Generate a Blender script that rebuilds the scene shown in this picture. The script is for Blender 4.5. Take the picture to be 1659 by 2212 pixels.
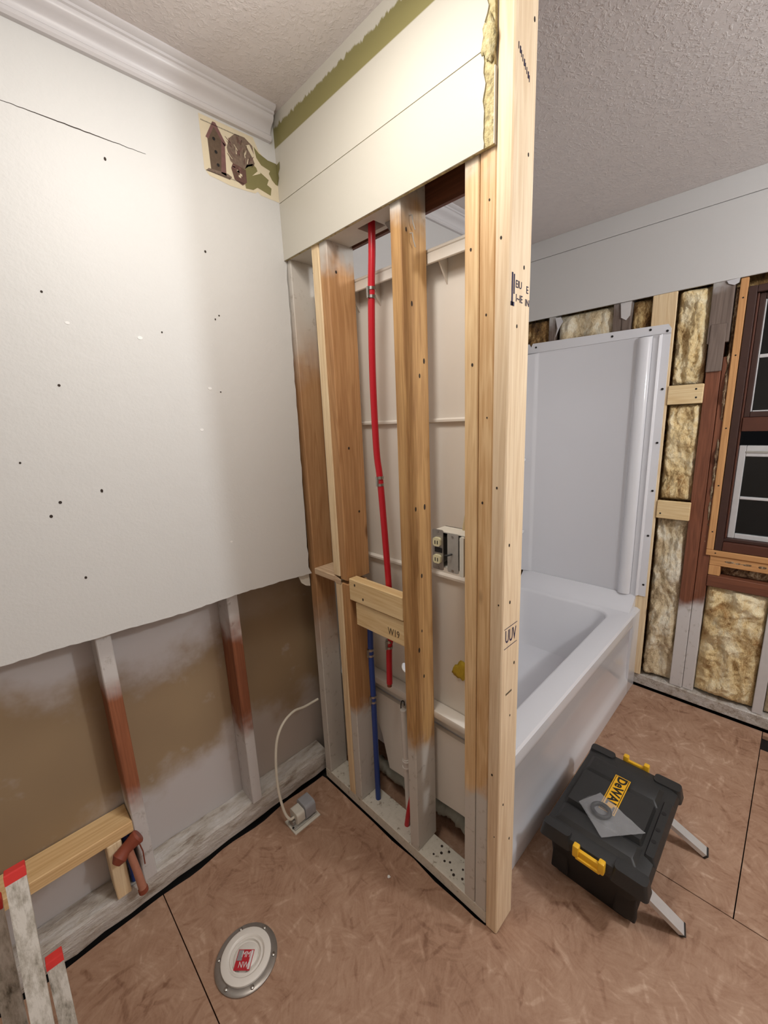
import bpy, bmesh, math, random
from mathutils import Vector, Matrix, noise
random.seed(7)
for o in list(bpy.data.objects): bpy.data.objects.remove(o)
S = bpy.context.scene; COL = S.collection

# ------------------------------------------------------------------ camera
cam = bpy.data.cameras.new('camera'); co = bpy.data.objects.new('camera', cam); COL.objects.link(co)
R = [Vector((0.70865272, -0.70436997, -0.04091796)), Vector((-0.17774874, -0.12210475, -0.9764711)),
     Vector((0.68280065, 0.69925202, -0.21173073))]
ax = R[2].normalized(); ay = R[1] - ax * R[1].dot(ax); ay.normalize(); axx = ay.cross(ax)
m = Matrix(((axx.x, -ay.x, -ax.x), (axx.y, -ay.y, -ax.y), (axx.z, -ay.z, -ax.z))).to_4x4()
m.translation = Vector((-0.85502, -1.2949, 1.5)); co.matrix_world = m
cam.sensor_fit = 'VERTICAL'; cam.sensor_height = 36; cam.lens = 895.84 * 36 / 2212
cam.clip_start = 0.01; S.camera = co
# ------------------------------------------------------------------ world, lights, exposure
w = bpy.data.worlds.new('night'); S.world = w; w.use_nodes = True
w.node_tree.nodes['Background'].inputs[0].default_value = (0.012, 0.012, 0.013, 1)
w.node_tree.nodes['Background'].inputs[1].default_value = 0.3
def lamp(name, loc, power, col, radius):
    l = bpy.data.lights.new(name, 'POINT'); l.energy = power; l.color = col; l.shadow_soft_size = radius
    o = bpy.data.objects.new(name, l); COL.objects.link(o); o.location = loc; return o
lamp('vanity_lamp', (0.52, -2.15, 2.13), 36.0, (0.94, 0.975, 1.0), 0.07)
lamp('ceiling_lamp_globe', (-.45, -.66, 2.22), 4.0, (1.0, .955, .90), .11)
l = bpy.data.lights.new('ceiling_lamp', 'AREA'); l.shape = 'DISK'; l.size = .26; l.energy = 4.4; l.color = (1.0, .94, .86)
o = bpy.data.objects.new('ceiling_lamp', l); COL.objects.link(o); o.location = (-.45, -.66, 2.39)
vs = S.view_settings; vs.view_transform = 'Standard'; vs.look = 'None'; vs.gamma = 1; vs.use_curve_mapping = False
vs.exposure = 0.40

# ------------------------------------------------------------------ material helpers
def srgb(r, g, b):
    f = lambda c: (c / 255 / 12.92) if c <= 10 else ((c / 255 + .055) / 1.055) ** 2.4
    return (f(r), f(g), f(b), 1)
class NT:
    def __init__(s, name):
        s.m = bpy.data.materials.new(name); s.m.use_nodes = True; s.t = s.m.node_tree
        s.b = s.t.nodes['Principled BSDF']; s.out = s.t.nodes['Material Output']
    def n(s, typ, props=None, **ins):
        x = s.t.nodes.new(typ)
        for k, v in (props or {}).items(): setattr(x, k, v)
        for k, v in ins.items(): s.set(x, k, v)
        return x
    def set(s, x, k, v):
        k2 = int(k[1:]) if k[0] == 'i' and k[1:].isdigit() else k.replace('_', ' ')
        i = x.inputs[k2]
        if isinstance(v, bpy.types.NodeSocket): s.t.links.new(v, i)
        elif isinstance(v, bpy.types.Node): s.t.links.new(v.outputs[0], i)
        else: i.default_value = v
    def math(s, op, a, b=0.0, c=None, clamp=False):
        x = s.n('ShaderNodeMath', dict(operation=op, use_clamp=clamp), i0=a, i1=b)
        if c is not None: s.set(x, 'i2', c)
        return x.outputs[0]
    def mix(s, f, a, b, mode='MIX'):
        x = s.n('ShaderNodeMix', dict(data_type='RGBA', blend_type=mode), i0=f, i6=a, i7=b); return x.outputs[2]
    def ramp(s, f, stops, interp='LINEAR'):
        x = s.n('ShaderNodeValToRGB', i0=f); e = x.color_ramp.elements; x.color_ramp.interpolation = interp
        while len(e) < len(stops): e.new(.5)
        for q, (p, c) in zip(e, stops): q.position = p; q.color = c if len(c) == 4 else (*c, 1)
        return x.outputs[0]
    def step(s, v, a, b):   # smoothstep 0..1 from a to b
        x = s.n('ShaderNodeMapRange', dict(interpolation_type='SMOOTHSTEP'), i0=v, i1=a, i2=b); return x.outputs[0]
    def vec(s, src='Object', scale=(1, 1, 1), rnd=False):
        if src == 'World': v = s.n('ShaderNodeNewGeometry').outputs['Position']
        else: v = s.n('ShaderNodeTexCoord').outputs[src]
        if rnd:
            oi = s.n('ShaderNodeObjectInfo'); r = s.math('MULTIPLY', oi.outputs['Random'], 37.0)
            v = s.n('ShaderNodeVectorMath', dict(operation='ADD'), i0=v, i1=r).outputs[0]
        return s.n('ShaderNodeMapping', i0=v, i3=scale).outputs[0]
    def noise(s, v, scale, detail=3, rough=.55, dist=0):
        return s.n('ShaderNodeTexNoise', Vector=v, Scale=scale, Detail=detail, Roughness=rough, Distortion=dist).outputs[0]
    def bump(s, h, strength=.3, dist=.01):
        x = s.n('ShaderNodeBump', Height=h, Strength=strength, Distance=dist); s.set(s.b, 'Normal', x.outputs[0])
    def fin(s, col, rough=.5, **kw):
        s.set(s.b, 'Base_Color', col); s.set(s.b, 'Roughness', rough)
        for k, v in kw.items(): s.set(s.b, k, v)
        return s.m
    def xyz(s, v): return s.n('ShaderNodeSeparateXYZ', i0=v).outputs

def wood(name, c1, c2, axis='z', lo=None, hi=None, paint=(205, 200, 192), soft=.06, contrast=1.0, knots=True, loamp=.12):
    t = NT(name); al = .05; sc = {'x': (al, 1, 1), 'y': (1, al, 1), 'z': (1, 1, al)}[axis]
    v = t.vec('Object', sc, True)
    warp = t.noise(v, 7, 2); band = t.noise(v, 24, 2, .5, 1.2); fine = t.noise(v, 170, 3, .6)
    ring = t.math('SINE', t.math('MULTIPLY', t.math('ADD', band, t.math('MULTIPLY', warp, .6)), 34))
    g = t.math('MULTIPLY_ADD', ring, .17 * contrast, .42)
    g = t.math('MULTIPLY_ADD', t.math('SUBTRACT', fine, .5), 1.0 * contrast, g)
    g = t.math('MULTIPLY_ADD', t.math('SUBTRACT', warp, .5), 1.1, g, True)
    col = t.mix(g, srgb(*c1), srgb(*c2))
    if knots:
        kv = t.vec('Object', tuple(1 if s_ == 1 else .35 for s_ in sc), True)
        vo = t.n('ShaderNodeTexVoronoi', Vector=kv, Scale=9.0, Randomness=1.0)
        rr = t.xyz(vo.outputs['Color'])
        k = t.math('MULTIPLY', t.step(vo.outputs['Distance'], .13, .05), t.math('GREATER_THAN', rr[0], .62))
        col = t.mix(t.math('MULTIPLY', k, .8), col, srgb(96, 58, 30))
    if lo is not None or hi is not None:
        P = t.vec('World'); z = t.xyz(P)[2]
        oi = t.n('ShaderNodeObjectInfo').outputs['Random']
        nz = t.math('MULTIPLY_ADD', t.math('SUBTRACT', t.noise(P, 9, 3), .5), .22, z)
        nz = t.math('MULTIPLY_ADD', t.math('SUBTRACT', oi, .5), loamp, nz)
        mk = None
        if lo is not None: mk = t.step(nz, lo + soft, lo - soft)
        if hi is not None:
            mh = t.step(nz, hi - soft, hi + soft); mk = mh if mk is None else t.math('MAXIMUM', mk, mh)
        dirt = t.noise(P, 28, 4, .7)
        pc = t.mix(t.step(dirt, .56, .75), srgb(*paint), srgb(int(paint[0] * .8), int(paint[1] * .78), int(paint[2] * .75)))
        col = t.mix(mk, col, pc)
    t.bump(fine, .12, .002)
    return t.fin(col, .62)

def plain(name, c, rough=.5, var=.05, scale=12, metallic=0, bump=0, bscale=200, spec=.5):
    t = NT(name); v = t.vec('World'); n = t.noise(v, scale, 4)
    a = srgb(*c); b = tuple(x * (1 - var * 2) for x in a[:3]) + (1,)
    col = t.mix(n, a, b)
    if bump: t.bump(t.noise(v, bscale, 2), bump, .003)
    t.set(t.b, 'Specular_IOR_Level', spec)
    return t.fin(col, rough, Metallic=metallic)

M = {}
M['pine'] = wood('pine_stud', (238, 206, 158), (196, 150, 98), 'z', .46, 2.0, soft=.05)
M['pine_shaded'] = wood('shaded_stud_wood', (204, 162, 106), (146, 102, 58), 'z', .46, 2.0, soft=.05)  # middle stud: pine darkened, shade of its side face put into the colour
M['pine_pale'] = wood('pine_pale', (243, 222, 184), (214, 180, 134), 'z', None, None)
M['pine_brown'] = wood('aged_stud', (204, 158, 108), (160, 112, 68), 'z', .46, 2.02, soft=.05, knots=True)
M['pine_corner'] = wood('corner_stud_wood', (190, 148, 104), (150, 104, 64), 'z', .66, 1.72, soft=.16, knots=True)
M['pine_post'] = wood('post_wood', (244, 222, 190), (214, 182, 142), 'z', None, None)
M['pine_y'] = wood('pine_block', (242, 218, 172), (216, 180, 124), 'y')
M['pine_x'] = wood('pine_ledger', (240, 208, 156), (208, 164, 110), 'x')
M['ledge_wood'] = wood('ledge_wood', (222, 196, 164), (172, 134, 100), 'y')
M['left_stud'] = wood('painted_left_stud', (160, 98, 66), (116, 66, 42), 'z', .42, .80, soft=.07, paint=(206, 202, 200), loamp=.04, knots=False)
M['far_stud'] = wood('dark_far_stud', (140, 86, 60), (94, 52, 34), 'z', .55, 1.9, soft=.05, paint=(212, 208, 206), loamp=.02, knots=False)
M['far_white'] = plain('far_white_stud', (212, 208, 206), .55, .08, 20)
M['far_grey'] = wood('grey_far_stud', (128, 112, 102), (84, 70, 62), 'z', None, 2.0, soft=.06, paint=(200, 198, 196), knots=False)
M['header_brown'] = wood('brown_sill_plate', (126, 76, 52), (90, 50, 34), 'y', knots=False)
M['furring'] = wood('furring_wood', (216, 164, 108), (180, 126, 76), 'z', knots=False)
M['furring_y'] = wood('furring_wood_flat', (216, 164, 108), (180, 126, 76), 'y', knots=False)
M['white_plate'] = plain('painted_plate', (214, 208, 196), .55, .10, 22, bump=.2, bscale=60)
M['ceiling'] = None
M['dark'] = plain('dark_void', (18, 14, 11), .9, .1)
M['hole'] = plain('nail_hole_dark', (52, 40, 32), .8, .1)
M['chip'] = plain('white_chip', (240, 240, 238), .4, .03)
M['white_plastic'] = plain('white_acrylic', (226, 226, 230), .12, .01, 6)
M['back_plastic'] = plain('acrylic_reverse', (232, 226, 216), .42, .05, 5)
M['red_pex'] = plain('red_pipe_plastic', (198, 26, 42), .34, .05)
M['blue_pex'] = plain('blue_pipe_plastic', (34, 66, 140), .32, .05)
M['steel'] = plain('steel', (190, 188, 184), .30, .10, 60, metallic=1)
M['dull_steel'] = plain('dull_steel', (176, 170, 164), .36, .15, 50, metallic=.75)
M['galv'] = plain('galvanised', (196, 194, 188), .42, .14, 70, metallic=.5)
M['alu'] = plain('aluminium', (226, 228, 230), .32, .06, 60, metallic=.45)
M['black_plastic'] = plain('black_plastic', (44, 44, 44), .48, .10, 30, bump=.15, bscale=400)
M['shaded_body'] = plain('shaded_case_body', (24, 24, 24), .6, .10, 30, bump=.15, bscale=400)  # darker copy of the case plastic, shade on the front painted in
M['yellow'] = plain('yellow_plastic', (240, 186, 42), .42, .05)
M['logo_yellow'] = plain('logo_yellow', (240, 180, 30), .4, .03)
M['ink'] = plain('black_ink', (22, 20, 20), .6, .05)
M['blue_ink'] = plain('stamp_ink', (52, 44, 78), .7, .2, 90)
M['grey_ink'] = plain('faint_ink', (112, 96, 74), .8, .2, 90)
M['rubber'] = plain('black_rubber', (36, 36, 38), .5, .05)
M['ivory'] = plain('ivory_device', (228, 220, 180), .4, .05)
M['box_white'] = plain('white_box', (224, 220, 208), .5, .08, 40)
M['box_grey'] = plain('grey_box', (170, 172, 178), .45, .14, 40)
M['cable'] = plain('white_cable', (226, 220, 204), .45, .04)
M['cable_beige'] = plain('beige_cable', (196, 176, 136), .5, .06)
M['pvc'] = plain('white_pvc', (230, 224, 216), .4, .04)
M['foam'] = plain('spray_foam', (206, 206, 192), .8, .12, 40, bump=.5, bscale=90)
M['foam_yellow'] = plain('yellow_foam', (206, 176, 50), .8, .15, 60)
M['rust'] = plain('brown_metal', (150, 74, 52), .55, .18, 60)
M['rust_light'] = plain('copper_stub', (190, 128, 104), .5, .15, 60)
M['sash_brown'] = plain('brown_window_paint', (70, 46, 40), .4, .15, 25)
M['sash_red'] = plain('red_brown_window_paint', (92, 52, 38), .45, .15, 25)
M['sash_white'] = plain('white_sash', (206, 204, 204), .45, .10, 25)
M['room_wall'] = plain('room_wall_paint', (214, 208, 200), .6, .03)
M['paper'] = plain('torn_paper', (206, 204, 206), .7, .08, 40)
M['red_label'] = plain('red_label', (186, 32, 46), .5, .05)
M['label_white'] = plain('label_white', (226, 220, 220), .5, .05)
M['label_grey'] = plain('label_grey', (150, 146, 148), .5, .05)
M['red_tape'] = plain('red_paint', (232, 62, 58), .5, .10, 60)
M['olive'] = plain('olive_paint', (134, 128, 82), .6, .08, 30)

t = NT('splattered_aluminium'); v = t.vec('Object', (1, 1, .25), True)
n = t.noise(v, 60, 4, .7); n2 = t.noise(v, 18, 3)
col = t.ramp(t.math('MULTIPLY_ADD', n2, .35, t.math('MULTIPLY', n, .75)), [(.36, srgb(92, 88, 78)), (.48, srgb(176, 170, 158)), (.62, srgb(218, 214, 206))])
t.bump(n, .4, .003); M['rail'] = t.fin(col, .55)

# painted wall sheet: off-white, faint orange peel
def paintwall(name, c, rough=.36, bump=.10):
    t = NT(name); v = t.vec('World'); n = t.noise(v, 1.8, 3); pe = t.noise(v, 140, 2); big = t.noise(v, 26, 3)
    a = srgb(*c); col = t.mix(t.math('MULTIPLY', n, .5), a, tuple(x * .92 for x in a[:3]) + (1,))
    h = t.math('MULTIPLY_ADD', big, 1.2, t.math('MULTIPLY', pe, .6)); t.bump(h, bump, .006)
    t.set(t.b, 'Specular_IOR_Level', .38)
    return t.fin(col, rough)
M['drywall'] = paintwall('drywall_paint', (216, 216, 214), .50, .14)
M['panel_paint'] = paintwall('panel_paint', (207, 203, 191), .42, .05)
M['far_panel'] = paintwall('far_panel_paint', (208, 206, 204), .40, .06)
M['crown'] = paintwall('crown_paint', (212, 209, 210), .30, .02)
t = NT('torn_core'); v = t.vec('World'); n = t.noise(v, 60, 4, .7)
col = t.ramp(n, [(.3, srgb(128, 114, 82)), (.5, srgb(196, 182, 134)), (.7, srgb(222, 212, 174))]); t.bump(n, .8, .006)
M['core'] = t.fin(col, .85)
# upper partition board with the olive band left where the crown came off
t = NT('panel_with_olive_band'); v = t.vec('World'); p = t.xyz(v)
rag = t.math('MULTIPLY_ADD', t.math('SUBTRACT', t.noise(t.vec('World', (1, 5, 1)), 14, 4, .7), .5), .035, p[2])
sl = t.math('MULTIPLY_ADD', p[1], -.004, p[2])
band = t.math('MULTIPLY', t.step(sl, 2.343, 2.347), t.step(rag, 2.402, 2.396))
col = t.mix(band, srgb(207, 203, 191), srgb(140, 133, 84)); M['panel_band'] = t.fin(col, .45)
# ceiling with stipple
t = NT('stippled_ceiling'); v = t.vec('World'); n = t.noise(v, 75, 3, .6, .6); n2 = t.noise(v, 24, 2)
h = t.math('MULTIPLY_ADD', t.step(n, .46, .70), .6, t.math('MULTIPLY', n2, .5)); t.bump(h, .30, .008)
M['ceiling'] = t.fin(t.mix(n2, srgb(222, 214, 210), srgb(210, 203, 201)), .75)
# back of the panelling in the left cavity, white overspray patches
t = NT('cavity_backing'); v = t.vec('World'); p = t.xyz(v); n = t.noise(v, 7, 4, .6); n2 = t.noise(v, 2.6, 2)
zz = t.math('MULTIPLY_ADD', t.math('SUBTRACT', n, .5), .30, p[2]); zz = t.math('MULTIPLY_ADD', t.math('SUBTRACT', n2, .5), .5, zz)
sx = t.step(p[0], -.34, -.22); zz = t.math('MULTIPLY_ADD', sx, -.06, zz)
hi = t.math('MULTIPLY', t.step(zz, .68, .84), t.math('SUBTRACT', 1.0, t.math('MULTIPLY', sx, .85)))
low = t.math('MULTIPLY', t.step(zz, .38, .22), t.math('SUBTRACT', 1.0, t.math('MULTIPLY', sx, .45)))
mk = t.math('MAXIMUM', hi, low); mk = t.math('MAXIMUM', mk, t.math('MULTIPLY', t.step(n, .60, .74), .5))
brown = t.mix(n2, srgb(170, 146, 112), srgb(128, 108, 88))
M['backing'] = t.fin(t.mix(mk, brown, srgb(196, 190, 188)), .6)
# dirty sole plate
t = NT('dirty_plate'); v = t.vec('World', (.35, 1, 1)); n = t.noise(v, 26, 5, .7); n2 = t.noise(v, 90, 3, .7)
col = t.ramp(n, [(.30, srgb(136, 120, 104)), (.46, srgb(186, 178, 168)), (.66, srgb(208, 204, 200))])
t.bump(t.math('ADD', n, n2), .7, .008); M['dirty_plate'] = t.fin(col, .75)
t = NT('plate_speckled'); v = t.vec('World'); n = t.noise(v, 60, 3, .7)
M['plate'] = t.fin(t.ramp(n, [(.30, srgb(150, 138, 120)), (.40, srgb(212, 206, 192)), (.8, srgb(222, 216, 204))]), .55)
# OSB: strands turned cell by cell
t = NT('osb'); base = t.vec('World')
def strands(sc, asp, seed):
    b = t.n('ShaderNodeVectorMath', dict(operation='ADD'), i0=base, i1=(seed, seed * 1.7, 0)).outputs[0]
    wv = t.n('ShaderNodeTexNoise', Vector=b, Scale=9.0, Detail=1.0).outputs['Color']
    b = t.n('ShaderNodeVectorMath', dict(operation='MULTIPLY_ADD'), i0=wv, i1=(.05, .05, 0), i2=b).outputs[0]
    vo = t.n('ShaderNodeTexVoronoi', dict(voronoi_dimensions='2D'), Vector=b, Scale=sc)
    rc = t.xyz(vo.outputs['Color'])
    loc = t.n('ShaderNodeVectorMath', dict(operation='SUBTRACT'), i0=b, i1=vo.outputs['Position']).outputs[0]
    ro = t.n('ShaderNodeVectorRotate', dict(rotation_type='Z_AXIS'), Vector=loc, Angle=t.math('MULTIPLY', rc[0], 6.28)).outputs[0]
    st = t.n('ShaderNodeMapping', i0=ro, i3=(1, asp, 1)).outputs[0]
    st = t.n('ShaderNodeVectorMath', dict(operation='ADD'), i0=st, i1=t.math('MULTIPLY', rc[1], 30)).outputs[0]
    return t.noise(st, sc * 1.4, 3, .6), rc[2]
def flakes(sc, ln, wd, seed):
    b = t.n('ShaderNodeVectorMath', dict(operation='ADD'), i0=base, i1=(seed, seed * 1.7, 0)).outputs[0]
    vo = t.n('ShaderNodeTexVoronoi', dict(voronoi_dimensions='2D'), Vector=b, Scale=sc)
    rc = t.xyz(vo.outputs['Color'])
    loc = t.n('ShaderNodeVectorMath', dict(operation='SUBTRACT'), i0=b, i1=vo.outputs['Position']).outputs[0]
    wv = t.n('ShaderNodeTexNoise', Vector=b, Scale=35.0, Detail=2.0).outputs['Color']
    loc = t.n('ShaderNodeVectorMath', dict(operation='MULTIPLY_ADD'), i0=wv, i1=(.014, .014, 0), i2=loc).outputs[0]
    loc = t.n('ShaderNodeVectorMath', dict(operation='SUBTRACT'), i0=loc, i1=(.007, .007, 0)).outputs[0]
    ro = t.n('ShaderNodeVectorRotate', dict(rotation_type='Z_AXIS'), Vector=loc, Angle=t.math('MULTIPLY', rc[0], 6.28)).outputs[0]
    st = t.n('ShaderNodeVectorMath', dict(operation='MULTIPLY'), i0=ro, i1=(1 / ln, 1 / wd, 0)).outputs[0]
    d = t.n('ShaderNodeVectorMath', dict(operation='LENGTH'), i0=st).outputs['Value']
    return t.math('MULTIPLY', t.step(d, 1.0, .35), t.math('SUBTRACT', rc[2], .5))
s1, r1 = strands(13, 7, 0); lg = t.noise(base, 3.2, 3); md_ = t.noise(base, 15, 4, .65); fi = t.noise(base, 190, 2, .7)
f1 = flakes(10, .060, .011, 5.1); f2 = flakes(15, .042, .007, 9.3); f3 = flakes(26, .026, .0045, 2.7); f4 = flakes(12, .050, .008, 12.4)
g = t.math('MULTIPLY_ADD', s1, .22, t.math('MULTIPLY', lg, .34)); g = t.math('MULTIPLY_ADD', md_, .30, g)
for f_, k_ in ((f1, .21), (f2, .19), (f3, .15), (f4, .19)): g = t.math('MULTIPLY_ADD', f_, k_, g)
g = t.math('MULTIPLY_ADD', fi, .10, g)
col = t.ramp(g, [(.30, srgb(128, 92, 70)), (.44, srgb(162, 126, 102)), (.54, srgb(175, 141, 117)), (.70, srgb(203, 173, 150))])
t.bump(g, .25, .004); M['osb'] = t.fin(col, .62)
# fibreglass
def glasswool(name, c1, c2, c3, sc=9):
    t = NT(name); v = t.vec('Object', (1, 1.3, .7), True); n = t.noise(v, sc, 5, .65, .8); f = t.noise(v, 130, 3, .7)
    g = t.math('MULTIPLY_ADD', t.math('SUBTRACT', f, .5), .35, n)
    col = t.ramp(g, [(.32, srgb(*c3)), (.48, srgb(*c2)), (.64, srgb(*c1))]); t.bump(t.math('ADD', n, f), .7, .012)
    return t.fin(col, .9)
M['wool'] = glasswool('insulation_tan', (252, 238, 202), (238, 212, 158), (176, 136, 84))
M['wool_white'] = glasswool('insulation_pale', (248, 240, 218), (226, 206, 168), (170, 146, 112))
M['wool_brown'] = glasswool('insulation_brown', (206, 178, 126), (150, 114, 66), (86, 62, 38), 14)
M['debris'] = glasswool('fibre_debris', (206, 190, 160), (136, 108, 80), (64, 46, 34), 22)
# glass and bag
t = NT('window_glass'); M['glass'] = t.fin(srgb(150, 160, 165), .03, Transmission_Weight=1.0, IOR=1.45)
for nm_, key_, lo_ in (('clear_bag', 'bag', .05), ('milky_bag', 'bag_milky', .22)):
    t = NT(nm_); tr = t.n('ShaderNodeBsdfTransparent'); v = t.vec('World'); wr = t.noise(v, 45, 4)
    t.bump(wr, .5, .006); t.fin(srgb(205, 205, 208), .22)
    mx = t.n('ShaderNodeMixShader', i0=t.math('MULTIPLY_ADD', wr, .16, lo_), i1=tr.outputs[0], i2=t.b.outputs[0]); t.t.links.new(mx.outputs[0], t.out.inputs[0]); M[key_] = t.m
# wallpaper colours
M['wp_cream'] = plain('wallpaper_cream', (226, 214, 186), .6, .05, 50)
M['wp_brown'] = plain('wallpaper_brown', (110, 90, 72), .6, .25, 110)
M['wp_roof'] = plain('wallpaper_roof', (134, 96, 92), .6, .2, 110)
M['wp_bush'] = plain('wallpaper_bush', (150, 128, 112), .6, .35, 140)
M['wp_pot'] = plain('wallpaper_pot', (120, 86, 76), .6, .3, 120)

# ------------------------------------------------------------------ geometry helpers
ORG = {}
def tag(o, label=None, cat=None, group=None, kind=None):
    if label: o['label'] = label
    if cat: o['category'] = cat
    if group: o['group'] = group
    if kind: o['kind'] = kind
    return o
def root(name, loc=(0, 0, 0), **kw):
    o = bpy.data.objects.new(name, None); COL.objects.link(o); o.location = loc; o.empty_display_size = .05
    ORG[o] = Vector(loc); tag(o, **kw); return o
def fin(bm, name, mat, parent=None, smooth=False, mats=None, **kw):
    me = bpy.data.meshes.new(name); bmesh.ops.recalc_face_normals(bm, faces=bm.faces)
    xs = [v.co for v in bm.verts]
    lo = [min(c[i] for c in xs) for i in range(3)]; hi_ = [max(c[i] for c in xs) for i in range(3)]
    o = Vector(((lo[0] + hi_[0]) / 2, (lo[1] + hi_[1]) / 2, lo[2]))
    for v in bm.verts: v.co -= o
    bm.to_mesh(me); bm.free()
    if smooth:
        me.shade_smooth()
        if smooth != 'all': me.set_sharp_from_angle(angle=math.radians(38))
    ob = bpy.data.objects.new(name, me); COL.objects.link(ob)
    for mm in (mats or [mat]): me.materials.append(M[mm] if isinstance(mm, str) else mm)
    ob.location = o - (ORG[parent] if parent else Vector((0, 0, 0)))
    if parent: ob.parent = parent
    ORG[ob] = o; tag(ob, **kw); return ob
def addbox(bm, x0, x1, y0, y1, z0, z1, bev=0, seg=1, mi=0):
    b2 = bmesh.new(); bmesh.ops.create_cube(b2, size=1)
    for v in b2.verts: v.co = Vector((x0 + (v.co.x + .5) * (x1 - x0), y0 + (v.co.y + .5) * (y1 - y0), z0 + (v.co.z + .5) * (z1 - z0)))
    if bev: bmesh.ops.bevel(b2, geom=b2.edges[:], offset=bev, segments=seg, affect='EDGES', profile=.5)
    merge(bm, b2, mi)
def merge(bm, b2, mi=0):
    mp = {v: bm.verts.new(v.co) for v in b2.verts}
    for f in b2.faces:
        nf = bm.faces.new([mp[v] for v in f.verts]); nf.material_index = mi; nf.smooth = f.smooth
    b2.free()
def box(name, x0, x1, y0, y1, z0, z1, mat, parent=None, bev=.0025, seg=1, **kw):
    bm = bmesh.new(); addbox(bm, min(x0, x1), max(x0, x1), min(y0, y1), max(y0, y1), min(z0, z1), max(z0, z1), bev, seg)
    return fin(bm, name, mat, parent, smooth=(seg > 1), **kw)
def addprism(bm, pts, lo, hi_, axis='z', mi=0, bev=0):   # pts 2-D outline, extruded along axis
    def P(a, b, c): return {'z': (a, b, c), 'y': (a, c, b), 'x': (c, a, b)}[axis]
    A = [bm.verts.new(P(a, b, lo)) for a, b in pts]; B = [bm.verts.new(P(a, b, hi_)) for a, b in pts]
    fs = [bm.faces.new(A), bm.faces.new(B[::-1])]
    n_ = len(pts)
    for i in range(n_): fs.append(bm.faces.new((A[i], A[(i + 1) % n_], B[(i + 1) % n_], B[i])))
    for f in fs: f.material_index = mi
    return fs
def prism(name, pts, lo, hi_, axis, mat, parent=None, smooth=False, **kw):
    bm = bmesh.new(); addprism(bm, pts, lo, hi_, axis); return fin(bm, name, mat, parent, smooth, **kw)
def catmull(pts, k=8):
    P = [Vector(p) for p in pts]; P = [P[0] * 2 - P[1]] + P + [P[-1] * 2 - P[-2]]; out = []
    for i in range(1, len(P) - 2):
        for j in range(k):
            u = j / k; a, b, c, d = P[i - 1:i + 3]
            out.append(.5 * (2 * b + (c - a) * u + (2 * a - 5 * b + 4 * c - d) * u * u + (3 * b - a - 3 * c + d) * u ** 3))
    out.append(P[-2]); return out
def addtube(bm, path, r, n_=12, mi=0, caps=True):
    path = [Vector(p) for p in path]; rs = r if isinstance(r, (list, tuple)) else [r] * len(path)
    up = None; rings = []
    for i, p in enumerate(path):
        d = (path[min(i + 1, len(path) - 1)] - path[max(i - 1, 0)]).normalized()
        if up is None: up = d.orthogonal().normalized()
        up = (up - d * up.dot(d)).normalized(); s_ = d.cross(up)
        rings.append([bm.verts.new(p + (up * math.cos(2 * math.pi * k / n_) + s_ * math.sin(2 * math.pi * k / n_)) * rs[i]) for k in range(n_)])
    for a, b in zip(rings, rings[1:]):
        for k in range(n_):
            f = bm.faces.new((a[k], a[(k + 1) % n_], b[(k + 1) % n_], b[k])); f.material_index = mi; f.smooth = True
    if caps:
        for rg in (rings[0][::-1], rings[-1]): bm.faces.new(rg).material_index = mi
def tube(name, path, r, mat, parent=None, n_=12, **kw):
    bm = bmesh.new(); addtube(bm, path, r, n_); return fin(bm, name, mat, parent, smooth=True, **kw)
def addlathe(bm, c, prof, n_=40, mi=0):   # prof [(r,z)] about vertical axis
    rings = []
    for r, z in prof:
        rings.append([bm.verts.new((c[0] + r * math.cos(2 * math.pi * k / n_), c[1] + r * math.sin(2 * math.pi * k / n_), c[2] + z)) for k in range(n_)])
    for a, b in zip(rings, rings[1:]):
        for k in range(n_): bm.faces.new((a[k], a[(k + 1) % n_], b[(k + 1) % n_], b[k])).material_index = mi
    return rings
def xform(o, mat):   # transform a mesh object's geometry about its own origin
    o.data.transform(mat); o.data.update()
def rrect(x0, x1, y0, y1, r, n_=6):
    out = []
    for cx, cy, a0 in ((x1 - r, y1 - r, 0), (x0 + r, y1 - r, 90), (x0 + r, y0 + r, 180), (x1 - r, y0 + r, 270)):
        for k in range(n_ + 1):
            a = math.radians(a0 + 90 * k / n_); out.append((cx + r * math.cos(a), cy + r * math.sin(a)))
    return out
def loft(bm, loops, cap0=False, cap1=False, mi=0):
    V = [[bm.verts.new(p) for p in L] for L in loops]
    for a, b in zip(V, V[1:]):
        n_ = len(a)
        for k in range(n_): bm.faces.new((a[k], a[(k + 1) % n_], b[(k + 1) % n_], b[k])).material_index = mi
    if cap0: bm.faces.new(V[0][::-1])
    if cap1: bm.faces.new(V[-1])
    return V
def textmesh(name, s, size, loc, right, up, mat, parent, extrude=.0004, sx=1.0, bold=0.0):
    cu = bpy.data.curves.new(name, 'FONT'); cu.body = s; cu.size = size; cu.extrude = extrude; cu.align_x = 'CENTER'; cu.align_y = 'CENTER'; cu.offset = bold; cu.resolution_u = 3
    tmp = bpy.data.objects.new(name, cu); COL.objects.link(tmp); bpy.context.view_layer.update()
    me = bpy.data.meshes.new_from_object(tmp.evaluated_get(bpy.context.evaluated_depsgraph_get()))
    bpy.data.objects.remove(tmp); bpy.data.curves.remove(cu)
    r_, u_ = Vector(right).normalized(), Vector(up).normalized(); n_ = r_.cross(u_)
    for v in me.vertices: v.co = r_ * v.co.x * sx + u_ * v.co.y + n_ * v.co.z
    ob = bpy.data.objects.new(name, me); COL.objects.link(ob); me.materials.clear(); me.materials.append(M[mat])
    ob.location = Vector(loc) - ORG[parent]; ob.parent = parent; ORG[ob] = Vector(loc); return ob
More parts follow.
